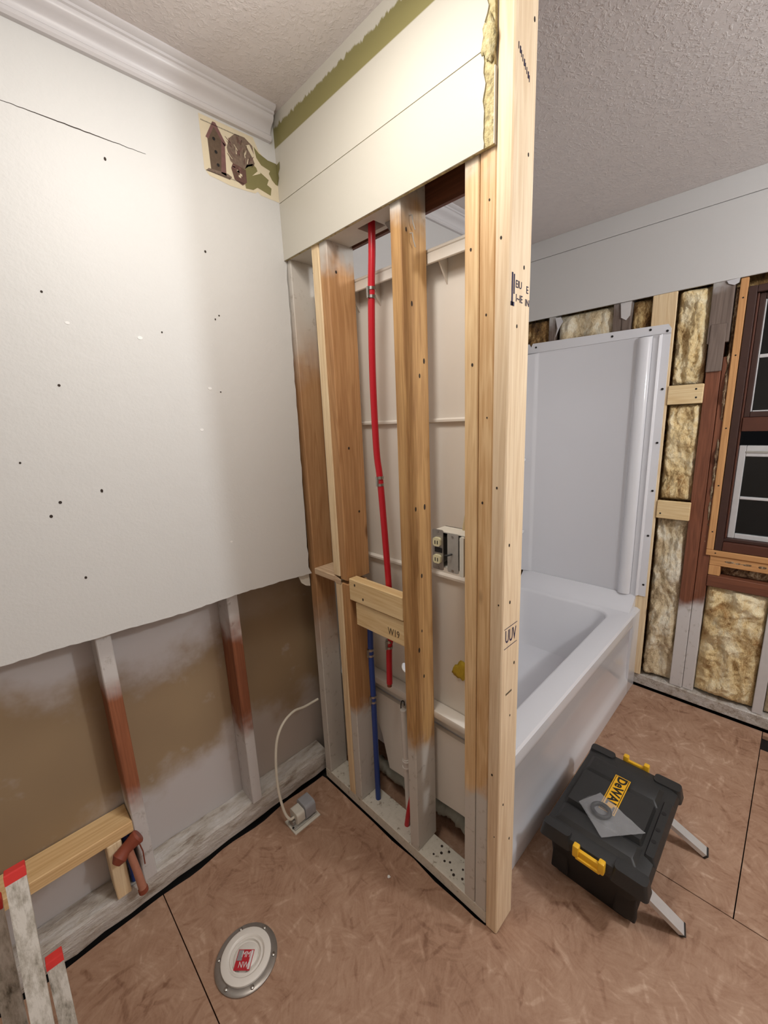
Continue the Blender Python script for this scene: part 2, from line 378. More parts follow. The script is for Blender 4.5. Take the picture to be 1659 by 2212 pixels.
def disc(name, c, nrm, r, mat, parent, n_=10, h=.0008, sy=1.0):
    nv = Vector(nrm).normalized(); a = nv.orthogonal().normalized()
    if abs(nv.z) < .5: a = Vector((0, 0, 1)).cross(nv).normalized()
    b = nv.cross(a); bm = bmesh.new(); c = Vector(c)
    lo = [c + (a * math.cos(2 * math.pi * k / n_) + b * sy * math.sin(2 * math.pi * k / n_)) * r for k in range(n_)]
    loft(bm, [lo, [p + nv * h for p in lo]], True, True); return fin(bm, name, mat, parent)

X0, X1, Y0, CEIL = -2.1, 1.68, -2.7, 2.43
DX = -.012   # painted face of the upper partition and of the left drywall
# ------------------------------------------------------------------ floor
floor = box('floor', X0, X1, Y0, .14, -.06, -.022, 'dark', None, 0, kind='structure')
def panel(pts): return prism('osb_panel', pts, -.018, 0, 'z', 'osb', floor)
g = .0015
def wavy(x0, x1, y, amp, n_):   # rough sawn edge
    return [(x0 + (x1 - x0) * i / n_, y + amp * (noise.noise(Vector((x0 + (x1 - x0) * i / n_) * 9 for _ in range(3))) )) for i in range(n_ + 1)]
def roughx(x0, x1, y, amp=.006, n_=16):
    return [(x0 + (x1 - x0) * i / n_, y + amp * noise.noise(Vector(((x0 + (x1 - x0) * i / n_) * 8, 3.1, 0)))) for i in range(n_ + 1)]
panel([(X0, Y0)] + [(-.66 - g, Y0)] + roughx(-.66 - g, X0, .026))
panel([(-.66 + g, Y0), (.522 - g, Y0), (.522 - g, .03), (.0905, .03), (.0905, -.7865), (-.0035, -.7865)] +
      [(-.008 + .007 * noise.noise(Vector((y * 9, 1, 2))), y) for y in (-.75, -.7, -.6, -.5, -.4, -.3, -.2, -.1, .0)] + roughx(-.012, -.66 + g, .024, .012))
panel([(.522 + g, -1.312 + g), (1.563, -1.312 + g), (1.563, .03), (.522 + g, .03)])
panel([(.522 + g, Y0), (1.563, Y0), (1.563, -1.44), (1.419, -1.44), (1.419, -1.338), (1.419, -1.312 - g), (.522 + g, -1.312 - g)])
panel([(1.534, -1.44), (1.563, -1.44), (1.563, -1.312 - g), (1.534, -1.312 - g)])

# ------------------------------------------------------------------ ceiling and unseen walls
box('ceiling', X0, X1, Y0, .16, CEIL, CEIL + .05, 'ceiling', None, 0, kind='structure')
box('wall_right', X0, X1, Y0 - .1, Y0, 0, CEIL, 'room_wall', None, 0, kind='structure')
box('wall_front', X0 - .1, X0, Y0, .16, 0, CEIL, 'room_wall', None, 0, kind='structure')

# ------------------------------------------------------------------ left wall
wl = root('wall_left', (-.6, .06, 0), kind='structure')
SF = .026     # stud face
def edge_z(x):
    pts = [(-2.1, .985), (-.893, .972), (-.709, .965), (-.469, .953), (-.286, .957), (-.018, .945), (.1, .945)]
    for (a, za), (b, zb) in zip(pts, pts[1:]):
        if a <= x <= b: return za + (zb - za) * (x - a) / (b - a)
    return .95
outline = []; N = 150; xe = -.004
for i in range(N + 1):
    x = X0 + (xe - X0) * i / N
    outline.append((x, edge_z(x) + .003 * noise.noise(Vector((x * 60, 0, 0))) + .003 * noise.noise(Vector((x * 12, 5, 0)))))
for i in range(1, 40):
    z = .945 + (2.03 - .945) * i / 40
    outline.append((xe + .005 * noise.noise(Vector((0, z * 25, 3))) - .012 * (1 - (z - .945) / 1.1), z))
outline += [(.0, 2.03), (.0, CEIL), (X0, CEIL)]
prism('drywall_sheet', outline, DX, .004, 'y', 'drywall', wl)
pts = [(x, z + .006) for x, z in outline if x < -.03 and z < 1.2]
prism('drywall_core', pts + [(-.03, 1.3), (X0, 1.3)], .0041, SF, 'y', 'core', wl)
box('drywall_sheet', .10, X1 - .1, DX, .02, 2.03, CEIL, 'far_panel', wl, 0)
box('drywall_sheet', .10, X1 - .1, .03, .05, 0, 2.03, 'back_plastic', wl, 0)
# cavity backing and framing
box('backing_panel', X0, .14, .115, .14, 0, 1.5, 'backing', wl, 0)
box('stud', -.702, -.664, SF, .114, .095, 1.3, 'left_stud', wl)
box('stud', -.326, -.288, SF, .114, .095, 1.3, 'left_stud', wl)
bm = bmesh.new(); n_ = 60   # rough sole plate
loops = []
for i in range(n_ + 1):
    x = X0 + (.03 - X0) * i / n_
    def q(y, z, k): return (x, y + .006 * noise.noise(Vector((x * 14, k, 0))), z + .006 * noise.noise(Vector((x * 11, k, 7))))
    loops.append([q(.036, .012, 0), q(.030, .050, 1), q(.033, .090, 2), q(.040, .097, 3), q(.114, .10, 4), (x, .114, .0)])
loft(bm, loops, True, True); fin(bm, 'sole_plate', 'dirty_plate', wl)
box('blocking', -1.35, -.703, .022, .112, .300, .338, 'pine_x', wl)
box('stud', -.776, -.738, .022, .112, .10, .2995, 'pine_pale', wl)
box('stud', -1.35, -1.312, .022, .112, .10, .2995, 'pine_pale', wl)
prism('paper_tab', [(-.062, .955), (-.012, .951), (-.010, .892), (-.03, .899), (-.048, .915), (-.055, .935)], -.004, -.001, 'y', 'box_white', wl)
for x, z in [(-.672, 1.825), (-.674, 1.618), (-.274, 1.998), (-.268, 1.818), (-.423, 1.765), (-.278, 1.61), (-.496, 2.15), (-.776, 1.442), (-.628, 1.355), (-.698, 1.136), (-.718, 1.339), (-.741, 1.308), (-.255, 1.83)]:
    disc('nail_hole', (x, DX, z), (0, -1, 0), random.uniform(.0020, .0036), 'hole', wl, sy=random.uniform(1, 1.6))
for x, z in [(-.634, 1.763), (-.48, 1.745), (-.302, 1.14), (-.35, 1.5), (-.31, 1.62)]:
    disc('paint_chip', (x, DX, z), (0, -1, 0), random.uniform(.004, .007), 'chip', wl, sy=.7)
bm = bmesh.new()   # crack along the old board joint
pr = [(-.70 + .30 * i / 30, 2.194 + .0015 * noise.noise(Vector((i * .9, 0, 0))), .0011 * (1 - abs(i - 15) / 22)) for i in range(31)]
for a, b in zip(pr, pr[1:]):
    bm.faces.new([bm.verts.new(p) for p in ((a[0], DX - .0006, a[1] - a[2]), (b[0], DX - .0006, b[1] - b[2]), (b[0], DX - .0006, b[1] + b[2]), (a[0], DX - .0006, a[1] + a[2]))])
fin(bm, 'crack', 'hole', wl)
# wallpaper remnant (flat print on the wall)
def flat(bm, pts, lvl, mi):
    vs_ = [bm.verts.new((x, DX - .0004 - .0003 * lvl, z)) for x, z in pts]; f = bm.faces.new(vs_); f.material_index = mi
def wpx(u, v):   # u 0..1 left to right, v 0..1 bottom to top
    return (-.248 + u * .246, 2.198 + v * .150 + .004 * (u - .5))
def wp(l): return [wpx(*p) for p in l]
bm = bmesh.new()
flat(bm, wp([(0, 1), (0, .12), (.05, .03), (.12, .02), (.3, -.02), (.5, -.01), (.62, 0), (.66, .05), (.7, 0), (1, -.02), (1, .45), (.72, .8), (.66, 1)]), 0, 0)
flat(bm, wp([(.50, .03), (.60, .05), (.66, .12), (.84, .06), (.86, .20), (.80, .24), (.83, .34), (.72, .42), (.62, .52), (.54, .46), (.50, .34), (.485, .2)]), 1, 1)
flat(bm, wp([(.655, .84), (.72, .76), (.84, .70), (.90, .70), (1.0, .70), (1.0, .30), (.93, .30), (.88, .36), (.84, .46), (.86, .52), (.74, .56), (.68, .66)]), 1, 1)
flat(bm, wp([(.60, .30), (.68, .42), (.63, .62), (.55, .8), (.60, .84), (.68, .62), (.72, .40)]), 2, 0)
flat(bm, wp([(.08, .14), (.26, .12), (.28, .66), (.16, .93), (.075, .68)]), 1, 2)
flat(bm, wp([(.055, .66), (.155, .96), (.19, .96), (.30, .66), (.275, .62), (.165, .88), (.085, .64)]), 2, 3)
for u, v in ((.15, .68), (.16, .47), (.17, .26)):
    flat(bm, wp([(u + .018 * math.cos(k), v + .03 * math.sin(k)) for k in (0, .8, 1.6, 2.4, 3.1, 3.9, 4.7, 5.5)]), 3, 6)
flat(bm, wp([(.20, .14), (.26, .12), (.28, .66), (.24, .70)]), 2, 6 if False else 3)
flat(bm, wp([(.02, .10), (.30, .08), (.33, .14), (.28, .17), (.05, .15)]), 2, 4)
flat(bm, wp([(.33, .42), (.30, .62), (.34, .80), (.42, .92), (.54, .93), (.64, .84), (.66, .62), (.64, .50), (.56, .44), (.50, .36), (.40, .34)]), 1, 4)
for i in range(26):
    u = random.uniform(.33, .61); v = random.uniform(.42, .82); a = random.uniform(-.5, .5) + (u - .46) * 3
    d = (math.sin(a) * .09, math.cos(a) * .10)
    flat(bm, wp([(u, v), (u + .012, v), (u + d[0] + .008, v + d[1]), (u + d[0], v + d[1])]), 3, random.choice([0, 5, 2, 3]))
flat(bm, wp([(.36, .12), (.46, .06), (.52, .14), (.52, .36), (.36, .40), (.33, .30)]), 2, 5)
for i in range(10):
    u = random.uniform(.35, .49); v = random.uniform(.12, .34)
    flat(bm, wp([(u, v), (u + .03, v - .01), (u + .03, v + .03), (u, v + .035)]), 3, random.choice([0, 2, 3]))
for v0, k in ((.90, 1), (.095, -1)):
    for i in range(34):
        u = .02 + .46 * i / 34
        if .30 < u < .50 and k == 1 and v0 > .5: pass
        flat(bm, wp([(u, v0), (u + .006, v0), (u + .006, v0 + .018), (u, v0 + .018)]), 2, 6)
fin(bm, 'wallpaper_remnant', None, wl, mats=['wp_cream', 'olive', 'wp_brown', 'wp_roof', 'wp_bush', 'wp_pot', 'ink'],
    label='torn birdhouse wallpaper remnant over olive paint')
bm = bmesh.new(); bm.faces.new([bm.verts.new((DX - .0012, y, z)) for y, z in ((-.0128, 2.302), (-.020, 2.300), (-.034, 2.303), (-.032, 2.285), (-.022, 2.275), (-.024, 2.262), (-.014, 2.246), (-.0128, 2.243))])
fin(bm, 'olive_patch', 'olive', wl)
# crown moulding
CP = [(0, 2.353), (.010, 2.353), (.014, 2.358), (.014, 2.366), (.009, 2.371), (.010, 2.378), (.014, 2.386), (.021, 2.393), (.027, 2.397), (.030, 2.403), (.031, 2.410),
      (.035, 2.412), (.035, 2.418), (.042, 2.421), (.046, 2.426), (.046, CEIL), (0, CEIL)]
CP = [(DX - d * 1.15, z) for d, z in CP]
tr1 = prism('trim_1', CP, X0, -.030, 'x', 'crown', None, True, kind='structure', label='white crown moulding above the left wall')
tr2 = prism('trim_2', CP, .11, X1 - .1, 'x', 'crown', None, True, kind='structure', label='crown moulding glimpsed through the studs beyond the partition')

# ------------------------------------------------------------------ partition
wp_ = root('wall_partition', (.045, -.41, 0), kind='structure')
def jag(z0, z1, y, n_, amp, sd): return [(y + amp * noise.noise(Vector((sd, (z0 + (z1 - z0) * i / n_) * 40, 0))) + amp * .8 * noise.noise(Vector((sd, (z0 + (z1 - z0) * i / n_) * 11, 4))), z0 + (z1 - z0) * i / n_) for i in range(n_ + 1)]
prism('panel_board', [(.0, 2.03)] + jag(2.03, 2.1935, -.762, 18, .006, 1) + [(.0, 2.1935)], DX, -.009, 'x', 'panel_paint', wp_)
prism('panel_board', [(.0, 2.1955)] + [(y - .004, z) for y, z in jag(2.1955, CEIL, -.762, 22, .012, 2)] + [(.0, CEIL)], DX, -.009, 'x', 'panel_band', wp_)
prism('panel_core', [(.0, 2.031)] + [(y, z) for y, z in jag(2.031, CEIL, -.783, 20, .003, 5)] + [(.0, CEIL)], -.0088, -.0005, 'x', 'core', wp_)
box('edge_strip', -.010, -.002, -.7855, -.7835, 2.031, 2.16, 'white_plate', wp_, 0)
bm = bmesh.new(); bmesh.ops.create_icosphere(bm, subdivisions=3, radius=1)
for v in bm.verts:
    p = v.co.copy(); k = 1 + .5 * noise.noise(p * 2.2); v.co = Vector((-.010 + p.x * .010 * k, -.772 + p.y * .014 * k, 2.205 + p.z * .035 * k))
fin(bm, 'torn_lump', 'core', wp_, smooth='all')
# framing
box('stud', .0, .089, -.030, .008, .045, CEIL, 'pine_corner', wp_)
box('stud', -.003, .088, -.186, -.150, .971, CEIL, 'pine_pale', wp_)
box('stud', -.001, .105, -.224, -.1865, .962, CEIL, 'pine_brown', wp_)
box('stud', -.003, .088, -.190, -.157, .045, .943, 'pine_pale', wp_)
box('stud', -.001, .089, -.228, -.1905, .045, .950, 'pine_brown', wp_)
box('stud', .000, .100, -.520, -.483, .045, CEIL, 'pine_shaded', wp_)
box('stud', .000, .089, -.7445, -.708, .045, CEIL, 'pine', wp_)
box('stud', .000, .089, -.7845, -.7465, .045, CEIL, 'pine', wp_)
post = box('end_post', -.003, .087, -.822, -.786, .001, CEIL, 'pine_post', wp_, .003)
box('ledge_board', -.004, .085, -.1565, -.031, .945, .969, 'ledge_wood', wp_)
prism('ledge_board', [(-.1565, .945), (-.1565, .9425), (-.189, .9445), (-.189, .9605), (-.1565, .969)], -.004, -.0015, 'x', 'ledge_wood', wp_)
box('bottom_plate', .0, .089, -.785, .010, .0, .045, 'plate', wp_)
box('blocking', .000, .038, -.482, -.229, .896, .975, 'pine_y', wp_)
blk = box('blocking', .006, .044, -.482, -.252, .806, .890, 'pine_y', wp_)
# header plate with the pipe hole, upper plates, far-side board
for a in ((-.482, -.40, .0, .089), (-.40, -.335, .0, .025), (-.40, -.335, .072, .089), (-.335, -.225, .0, .089)):
    box('header_plate', a[2], a[3], a[0], a[1], 2.031, 2.069, 'white_plate', wp_, 0)
box('header_plate', .0, .089, -.149, -.031, 2.031, 2.069, 'white_plate', wp_, 0)
box('top_plate', .0, .089, -.7068, -.521, CEIL - .04, CEIL - .001, 'pine_y', wp_, 0)
box('far_side_board', .1005, .112, -.80, -.013, 2.03, CEIL - .001, 'header_brown', wp_, 0)
prism('plate_fragment', [(-.408, 2.03), (-.43, 2.0), (-.43, 2.035)], .06, .089, 'x', 'dull_steel', wp_)
for x, y in [(.07, -.567), (.029, -.563), (.071, -.597), (.028, -.638), (.021, -.652), (.036, -.604), (.05, -.58), (.045, -.62), (.055, -.665), (.03, -.68)]:
    disc('screw_hole', (x, y, .045), (0, 0, 1), random.uniform(.003, .005), 'hole', wp_)
for x, z in ((.03, 1.69), (.055, 1.81), (.02, 1.2), (.06, .87), (.07, 2.25), (.045, 2.40), (.028, 2.3), (.06, 2.02), (.03, 1.05), (.045, .72), (.02, .45), (.06, .3)):
    disc('nail_hole', (x, -.822, z), (0, -1, 0), random.uniform(.0016, .0030), 'hole', wp_, sy=1.7)
for y, z in ((-.73, 1.62), (-.725, 1.86), (-.765, 1.72), (-.77, 1.50), (-.80, 1.34), (-.81, 1.05), (-.76, 1.30), (-.80, 1.86), (-.77, 1.94), (-.80, .55), (-.81, .35)):
    disc('nail_hole', (.0 if y > -.785 else -.003, y, z), (-1, 0, 0), random.uniform(.0012, .0026), 'hole', wp_, sy=1.5)
for x, z in ((.02, 1.97), (.035, 1.80), (.06, 1.62), (.03, 1.25), (.07, 1.25), (.05, 1.04), (.045, .86), (.03, .80), (.05, .70), (.08, 1.66)):
    disc('nail_hole', (x, -.520, z), (0, -1, 0), random.uniform(.0022, .004), 'hole', wp_, sy=2.2)
for x, z in ((.03, 1.95), (.04, 1.42), (.07, 1.20)):
    disc('nail_hole', (x, -.224, z), (0, -1, 0), .0035, 'hole', wp_, sy=1.3)
for y, z in ((-.26, .957), (-.30, .916)): disc('nail_hole', (.0, y, z), (-1, 0, 0), .0032, 'hole', wp_, sy=1.6)
for z in (1.985, 1.945):   # bent staples on the middle stud
    tube('bent_nail', [(.035, -.520, z + .02), (.035, -.528, z + .018), (.036, -.530, z), (.045, -.528, z - .012)], .0016, 'galv', wp_, 6)
# grade stamps on the wood
nY = -.8224
box('stamp_mark', .004, .0095, nY - .0004, nY, 1.728, 1.792, 'blue_ink', wp_, 0); box('stamp_mark', .0125, .0165, nY - .0004, nY, 1.752, 1.790, 'blue_ink', wp_, 0)
box('stamp_mark', .001, .016, nY - .0004, nY, 1.728, 1.736, 'blue_ink', wp_, 0)
textmesh('stamp_lettering', 'EIU', .021, (.034, nY, 1.772), (1, 0, 0), (0, 0, 1), 'blue_ink', wp_, sx=.9)
textmesh('stamp_lettering', 'I~IE', .021, (.037, nY, 1.745), (1, 0, 0), (0, 0, 1), 'blue_ink', wp_, sx=.9)
textmesh('stamp_lettering', 'E', .021, (.072, nY, 1.768), (1, 0, 0), (0, 0, 1), 'blue_ink', wp_)
textmesh('stamp_lettering', 'IN', .020, (.073, nY, 1.742), (1, 0, 0), (0, 0, 1), 'blue_ink', wp_)
textmesh('stamp_lettering', 'UUV', .050, (.038, nY, .957), (1, 0, -.1), (0, 0, 1), 'blue_ink', wp_, sx=.55)
for z in (.929, .983): box('stamp_mark', .006, .070, nY - .0004, nY, z, z + .0016, 'blue_ink', wp_, 0)
for i in range(9):
    zc = 2.186 - i * .0042; box('stamp_mark', .010 + i * .0055, .0118 + i * .0055 + (.002 if i % 3 == 1 else 0), nY - .0004, nY, zc - .011, zc, 'blue_ink', wp_, 0)
box('stamp_mark', .020, .050, nY - .0004, nY, .792, .797, 'grey_ink', wp_, 0)
textmesh('stamp_lettering', 'W19', .034, (.0055, -.435, .838), (0, -1, 0), (0, 0, 1), 'grey_ink', wp_, sx=.75)

# ------------------------------------------------------------------ back wall
XB = 1.575
wb = root('wall_back', (XB, -1.0, 0), kind='structure')
box('panel_board', XB - .012, XB, Y0, DX, 2.03, 2.339, 'far_panel', wb, .001)
box('panel_board', XB - .012, XB, Y0, DX, 2.341, CEIL, 'far_panel', wb, .001)
box('sheathing', X1 - .02, X1, -1.05, .1, 0, 2.1, 'wool_brown', wb, 0)
box('sheathing', X1 - .02, X1, Y0, -1.05, 0, .80, 'wool_brown', wb, 0)
box('sheathing', X1 - .02, X1, Y0, -1.05, 1.99, 2.43, 'wool_brown', wb, 0)
box('sheathing', X1 - .02, X1, Y0, -1.95, .80, 1.99, 'wool_brown', wb, 0)
box('bottom_plate', XB - .008, X1 - .03, Y0, .0, .012, .072, 'dirty_plate', wb, .004)
def bstud(y0, y1, z0, z1, mat, x=XB, d=.085): return box('stud', x, x + d, y0, y1, z0, z1, mat, wb)
bstud(-.229, -.192, .073, 2.05, 'far_grey'); bstud(-.605, -.565, .073, 2.05, 'far_grey'); bstud(-.565, -.522, .073, 2.05, 'far_grey', XB + .004)
box('stud', XB - .012, XB - .001, -.795, -.697, .073, 2.0295, 'pine_pale', wb)
bstud(-.984, -.930, .073, 1.78, 'far_stud'); bstud(-1.030, -.9855, .073, 1.72, 'far_stud', XB + .004)
bstud(-.998, -.921, 1.781, 2.06, 'far_grey', XB - .006, .06)
box('tape_patch', XB - .010, XB - .0062, -.987, -.930, 1.66, 1.86, 'far_grey', wb)
bstud(-1.300, -1.262, .073, .655, 'far_white'); bstud(-1.70, -1.662, .073, .655, 'far_white')
box('cross_block', XB - .020, XB - .001, -.932, -.796, 1.525, 1.612, 'pine_y', wb); box('cross_block', XB - .020, XB - .001, -.935, -.798, .970, 1.060, 'pine_y', wb)
for y, z in ((-.905, 1.59), (-.908, 1.552), (-.815, .995)): disc('screw', (XB - .020, y, z), (-1, 0, 0), .0042, 'ink', wb)
box('sill_plate', XB, XB + .08, -2.0, -1.031, .657, .714, 'header_brown', wb)
box('sill_board', XB + .002, XB + .07, -2.0, -1.031, .765, .812, 'furring_y', wb); box('cripple_block', XB + .002, XB + .06, -1.075, -1.031, .715, .7645, 'furring', wb)
box('furring_strip', XB - .006, XB + .012, -1.041, -1.014, .842, 2.028, 'furring', wb); box('furring_strip', XB - .006, XB + .012, -2.0, -1.014, .813, .841, 'furring_y', wb)
for z in (1.95, 1.72, 1.41, 1.15, .93): disc('screw', (XB - .006, -1.029, z), (-1, 0, 0), .0032, 'ink', wb)
for y in (-1.05, -1.24): disc('screw', (XB - .006, y, .828), (-1, 0, 0), .0032, 'ink', wb)
def lumpy(name, y0, y1, z0, z1, mat, parent=None, depth=.035, seed=0, x=XB + .035, ny=30, nz=None, fold=1.0, **kw):
    nz = nz or max(10, min(90, int((z1 - z0) / (y1 - y0) * ny))); bm = bmesh.new(); G = []
    for j in range(nz + 1):
        row = []
        for i in range(ny + 1):
            u, v = i / ny, j / nz; y = y1 + (y0 - y1) * u; z = z0 + (z1 - z0) * v
            ed = min(1, 6 * min(u, 1 - u)) ** .5 * min(1, 8 * min(v, 1 - v) * (z1 - z0) / max(.12, y1 - y0)) ** .5 if fold else 1
            p = Vector((y * 8 + seed, z * 4.5, seed)); ww = noise.noise_vector(p * 1.1) * .9
            h = .25 + noise.noise(p + ww) * 1.0 + .55 * noise.noise(Vector((y * 18 + ww.x * 2.2, z * 7 + ww.y * 2.2, seed))) + .40 * noise.noise(Vector((y * 40 + ww.y * 3, z * 20 + ww.z * 3, seed + 9))) + .26 * noise.noise(Vector((y * 85, z * 55, seed))) + .14 * noise.noise(Vector((y * 170, z * 130, seed)))
            row.append(bm.verts.new((x - depth * ed * (.40 + .62 * h), y + .006 * noise.noise(Vector((z * 30, u * 3, seed))) * (1 if 0 < i < ny else .0), z)))
        G.append(row)
    for a, b in zip(G, G[1:]):
        for i in range(ny): bm.faces.new((a[i], a[i + 1], b[i + 1], b[i]))
    rim = [r[0] for r in G] + G[-1][1:] + [r[-1] for r in G[::-1][1:]] + G[0][::-1][1:-1]
    bk = [bm.verts.new((x + .03, v.co.y, v.co.z)) for v in rim]; n_ = len(rim)
    for i in range(n_): bm.faces.new((rim[i], rim[(i + 1) % n_], bk[(i + 1) % n_], bk[i]))
    bm.faces.new(bk)
    return fin(bm, name, mat, parent, smooth='all', **kw)
IG = 'fibreglass batts in the back wall'
def batt(y0, y1, z0, z1, mat, seed, label, **k): lumpy('insulation_batt', y0, y1, z0, z1, mat, None, seed=seed, label=label, cat='insulation', group=IG, **k)
batt(-.919, -.797, 1.614, 2.028, 'wool', 1, 'yellow insulation batt above the upper cross block, left of the window', depth=.05)
batt(-.929, -.797, 1.062, 1.523, 'wool', 2, 'yellow insulation batt between the two small cross blocks', depth=.05)
batt(-.929, -.797, .082, .968, 'wool_white', 3, 'tall pale insulation batt below the lower cross block beside the tub end', depth=.05)
batt(-1.261, -1.032, .082, .655, 'wool', 4, 'wide crumpled insulation batt under the window', depth=.055, ny=34)
batt(-1.66, -1.302, .082, .655, 'wool_white', 5, 'insulation batt behind the white stud at the right edge of the photo', depth=.05)
batt(-.191, -.02, 1.80, 2.028, 'wool_brown', 6, 'small tan insulation batt above the tub surround next to the end post', depth=.04)
batt(-.521, -.24, 1.80, 2.028, 'wool_white', 7, 'pale insulation batt above the middle of the tub surround panel', depth=.045)
batt(-.696, -.606, 1.80, 2.028, 'wool_brown', 8, 'dark stained insulation batt above the tub surround beside the new pine board', depth=.03)
lumpy('fibre_debris', -1.45, -1.076, .7145, .764, 'debris', wb, .04, 11, XB + .05, 40, 8)
lumpy('fibre_debris', -1.45, -1.032, .770, .812, 'debris', wb, .022, 13, XB + .012, 40, 8)
lumpy('fibre_debris', -1.0135, -.9995, .86, 2.0, 'debris', wb, .03, 12, XB + .02, 4, 80)
prism('torn_paper', [(-.232, 2.02), (-.262, 2.02), (-.275, 1.995), (-.258, 1.97), (-.236, 1.92), (-.245, 1.965)], XB - .010, XB - .008, 'x', 'paper', wb)
prism('torn_paper', [(-.556, 2.028), (-.604, 2.028), (-.602, 1.965), (-.585, 1.945), (-.562, 1.96)], XB - .004, XB - .001, 'x', 'far_white', wb)
prism('torn_paper', [(-.968, 2.028), (-1.012, 2.03), (-1.010, 2.012), (-.995, 2.006), (-.975, 2.015)], XB - .012, XB - .008, 'x', 'paper', wb)

# ------------------------------------------------------------------ window
win = root('window_1', (1.62, -1.5, .87), kind='structure', label='brown framed sash window, black night outside')
def wbx(name, y0, y1, z0, z1, x0, x1, mat, parent=win, bev=.002): return box(name, x0, x1, y0, y1, z0, z1, mat, parent, bev)
WY0, WY1 = -1.95, -1.043
for y0, y1, z0, z1 in ((-1.072, WY1, .843, 1.99), (WY0, -1.92, .843, 1.99), (WY0, -1.0725, 1.962, 1.99)): wbx('frame', y0, y1, z0, z1, XB - .004, X1, 'sash_brown')
wbx('sill', WY0, -1.0725, .843, .886, XB - .006, X1, 'sash_red'); wbx('sill_nose', WY0, WY1 - .005, .8865, .902, XB + .012, X1 - .01, 'sash_brown')
wbx('stop', -1.080, -1.0725, .903, 1.961, XB + .010, XB + .03, 'sash_red')
wbx('meeting_rail', -1.92, -1.0805, 1.395, 1.455, XB + .006, XB + .05, 'sash_red')
us = wbx('upper_sash', -1.100, -1.0805, 1.4555, 1.961, XB + .022, XB + .058, 'sash_brown'); ORGu = us
for a in ((-1.92, -1.90, 1.4555, 1.961), (-1.8995, -1.1005, 1.935, 1.961), (-1.8995, -1.1005, 1.4555, 1.478)): wbx('sash_bar', *a, XB + .022, XB + .058, 'sash_brown', us)
for a in ((-1.105, -1.1005, 1.4785, 1.9345), (-1.8995, -1.1055, 1.702, 1.716), (-1.1055 - .002, -1.8995, 1.4785, 1.484)): wbx('muntin', min(a[0], a[1]), max(a[0], a[1]), a[2], a[3], XB + .026, XB + .046, 'sash_white', us, .001)
wbx('pane', -1.8995, -1.1055, 1.4845, 1.7015, XB + .038, XB + .042, 'glass', us, 0); wbx('pane', -1.8995, -1.1055, 1.7165, 1.9345, XB + .038, XB + .042, 'glass', us, 0)
ls = wbx('lower_sash', -1.105, -1.0805, .9025, 1.331, XB + .03, XB + .065, 'sash_white')
for a in ((-1.92, -1.8995, .9025, 1.331), (-1.899, -1.1055, 1.283, 1.331), (-1.899, -1.1055, .9025, .925), (-1.899, -1.1055, 1.088, 1.100)): wbx('sash_bar', *a, XB + .032, XB + .062, 'sash_white', ls)
wbx('top_channel', -1.899, -1.1055, 1.300, 1.308, XB + .028, XB + .0318, 'galv', ls, 0)
wbx('pane', -1.899, -1.1055, 1.1005, 1.2825, XB + .046, XB + .050, 'glass', ls, 0); wbx('pane', -1.899, -1.1055, .9255, 1.0875, XB + .046, XB + .050, 'glass', ls, 0)

# ------------------------------------------------------------------ bathtub
tub = root('bathtub', (.85, -.39, 0), label='white alcove bathtub with plain apron behind the end post', cat='bathtub')
bm = bmesh.new()
def lp(x0, x1, y0, y1, r, z, n_=7): return [(x, y, z) for x, y in rrect(x0, x1, y0, y1, r, n_)]
TX0, TX1, TY0, TY1 = .135, 1.562, -.768, -.012
loops = [lp(TX0 + .06, TX1, TY0 + .03, TY1, .01, .14), lp(TX0, TX1, TY0 + .03, TY1, .01, .43), lp(TX0, TX1, TY0 + .004, TY1, .012, .452), lp(TX0, TX1, TY0, TY1, .014, .458), lp(TX0 + .004, TX1 - .004, TY0 + .007, TY1 - .007, .014, .465),
         lp(.23, 1.428, -.676, -.098, .09, .466), lp(.238, 1.420, -.668, -.106, .088, .462), lp(.245, 1.413, -.661, -.113, .086, .452),
         lp(.285, 1.375, -.640, -.135, .11, .20), lp(.31, 1.345, -.615, -.16, .11, .145), lp(.37, 1.29, -.56, -.21, .10, .125)]
loft(bm, loops, False, True); fin(bm, 'basin', 'white_plastic', tub, True)
bm = bmesh.new()   # apron: outer skin with a shallow recessed field and a foot ledge
apr = [(-.7675, .456), (-.768, .42), (-.7665, .40), (-.757, .385), (-.755, .16), (-.757, .10), (-.766, .085), (-.768, .06), (-.766, .001), (-.745, .001), (-.745, .456)]
addprism(bm, apr, .150, 1.44, 'x'); fin(bm, 'apron', 'white_plastic', tub, True)
prism('apron_end', rrect(-.7678, -.745, .001, .456, .004, 3), 1.4405, TX1, 'x', 'white_plastic', tub, True)
prism('apron_end', rrect(-.7678, -.745, .001, .456, .004, 3), .09, .1495, 'x', 'white_plastic', tub, True)
box('end_flange', .098, .1495, -.745, -.03, .517, .545, 'back_plastic', tub, .006, 2)
box('end_skirt', .136, .146, -.744, -.03, .4655, .5165, 'back_plastic', tub, .002)
prism('end_shell', [(-.744, .464), (-.744, .185), (-.60, .175), (-.27, .14), (-.235, .28), (-.19, .38), (-.17, .464)], .118, .133, 'x', 'back_plastic', tub)

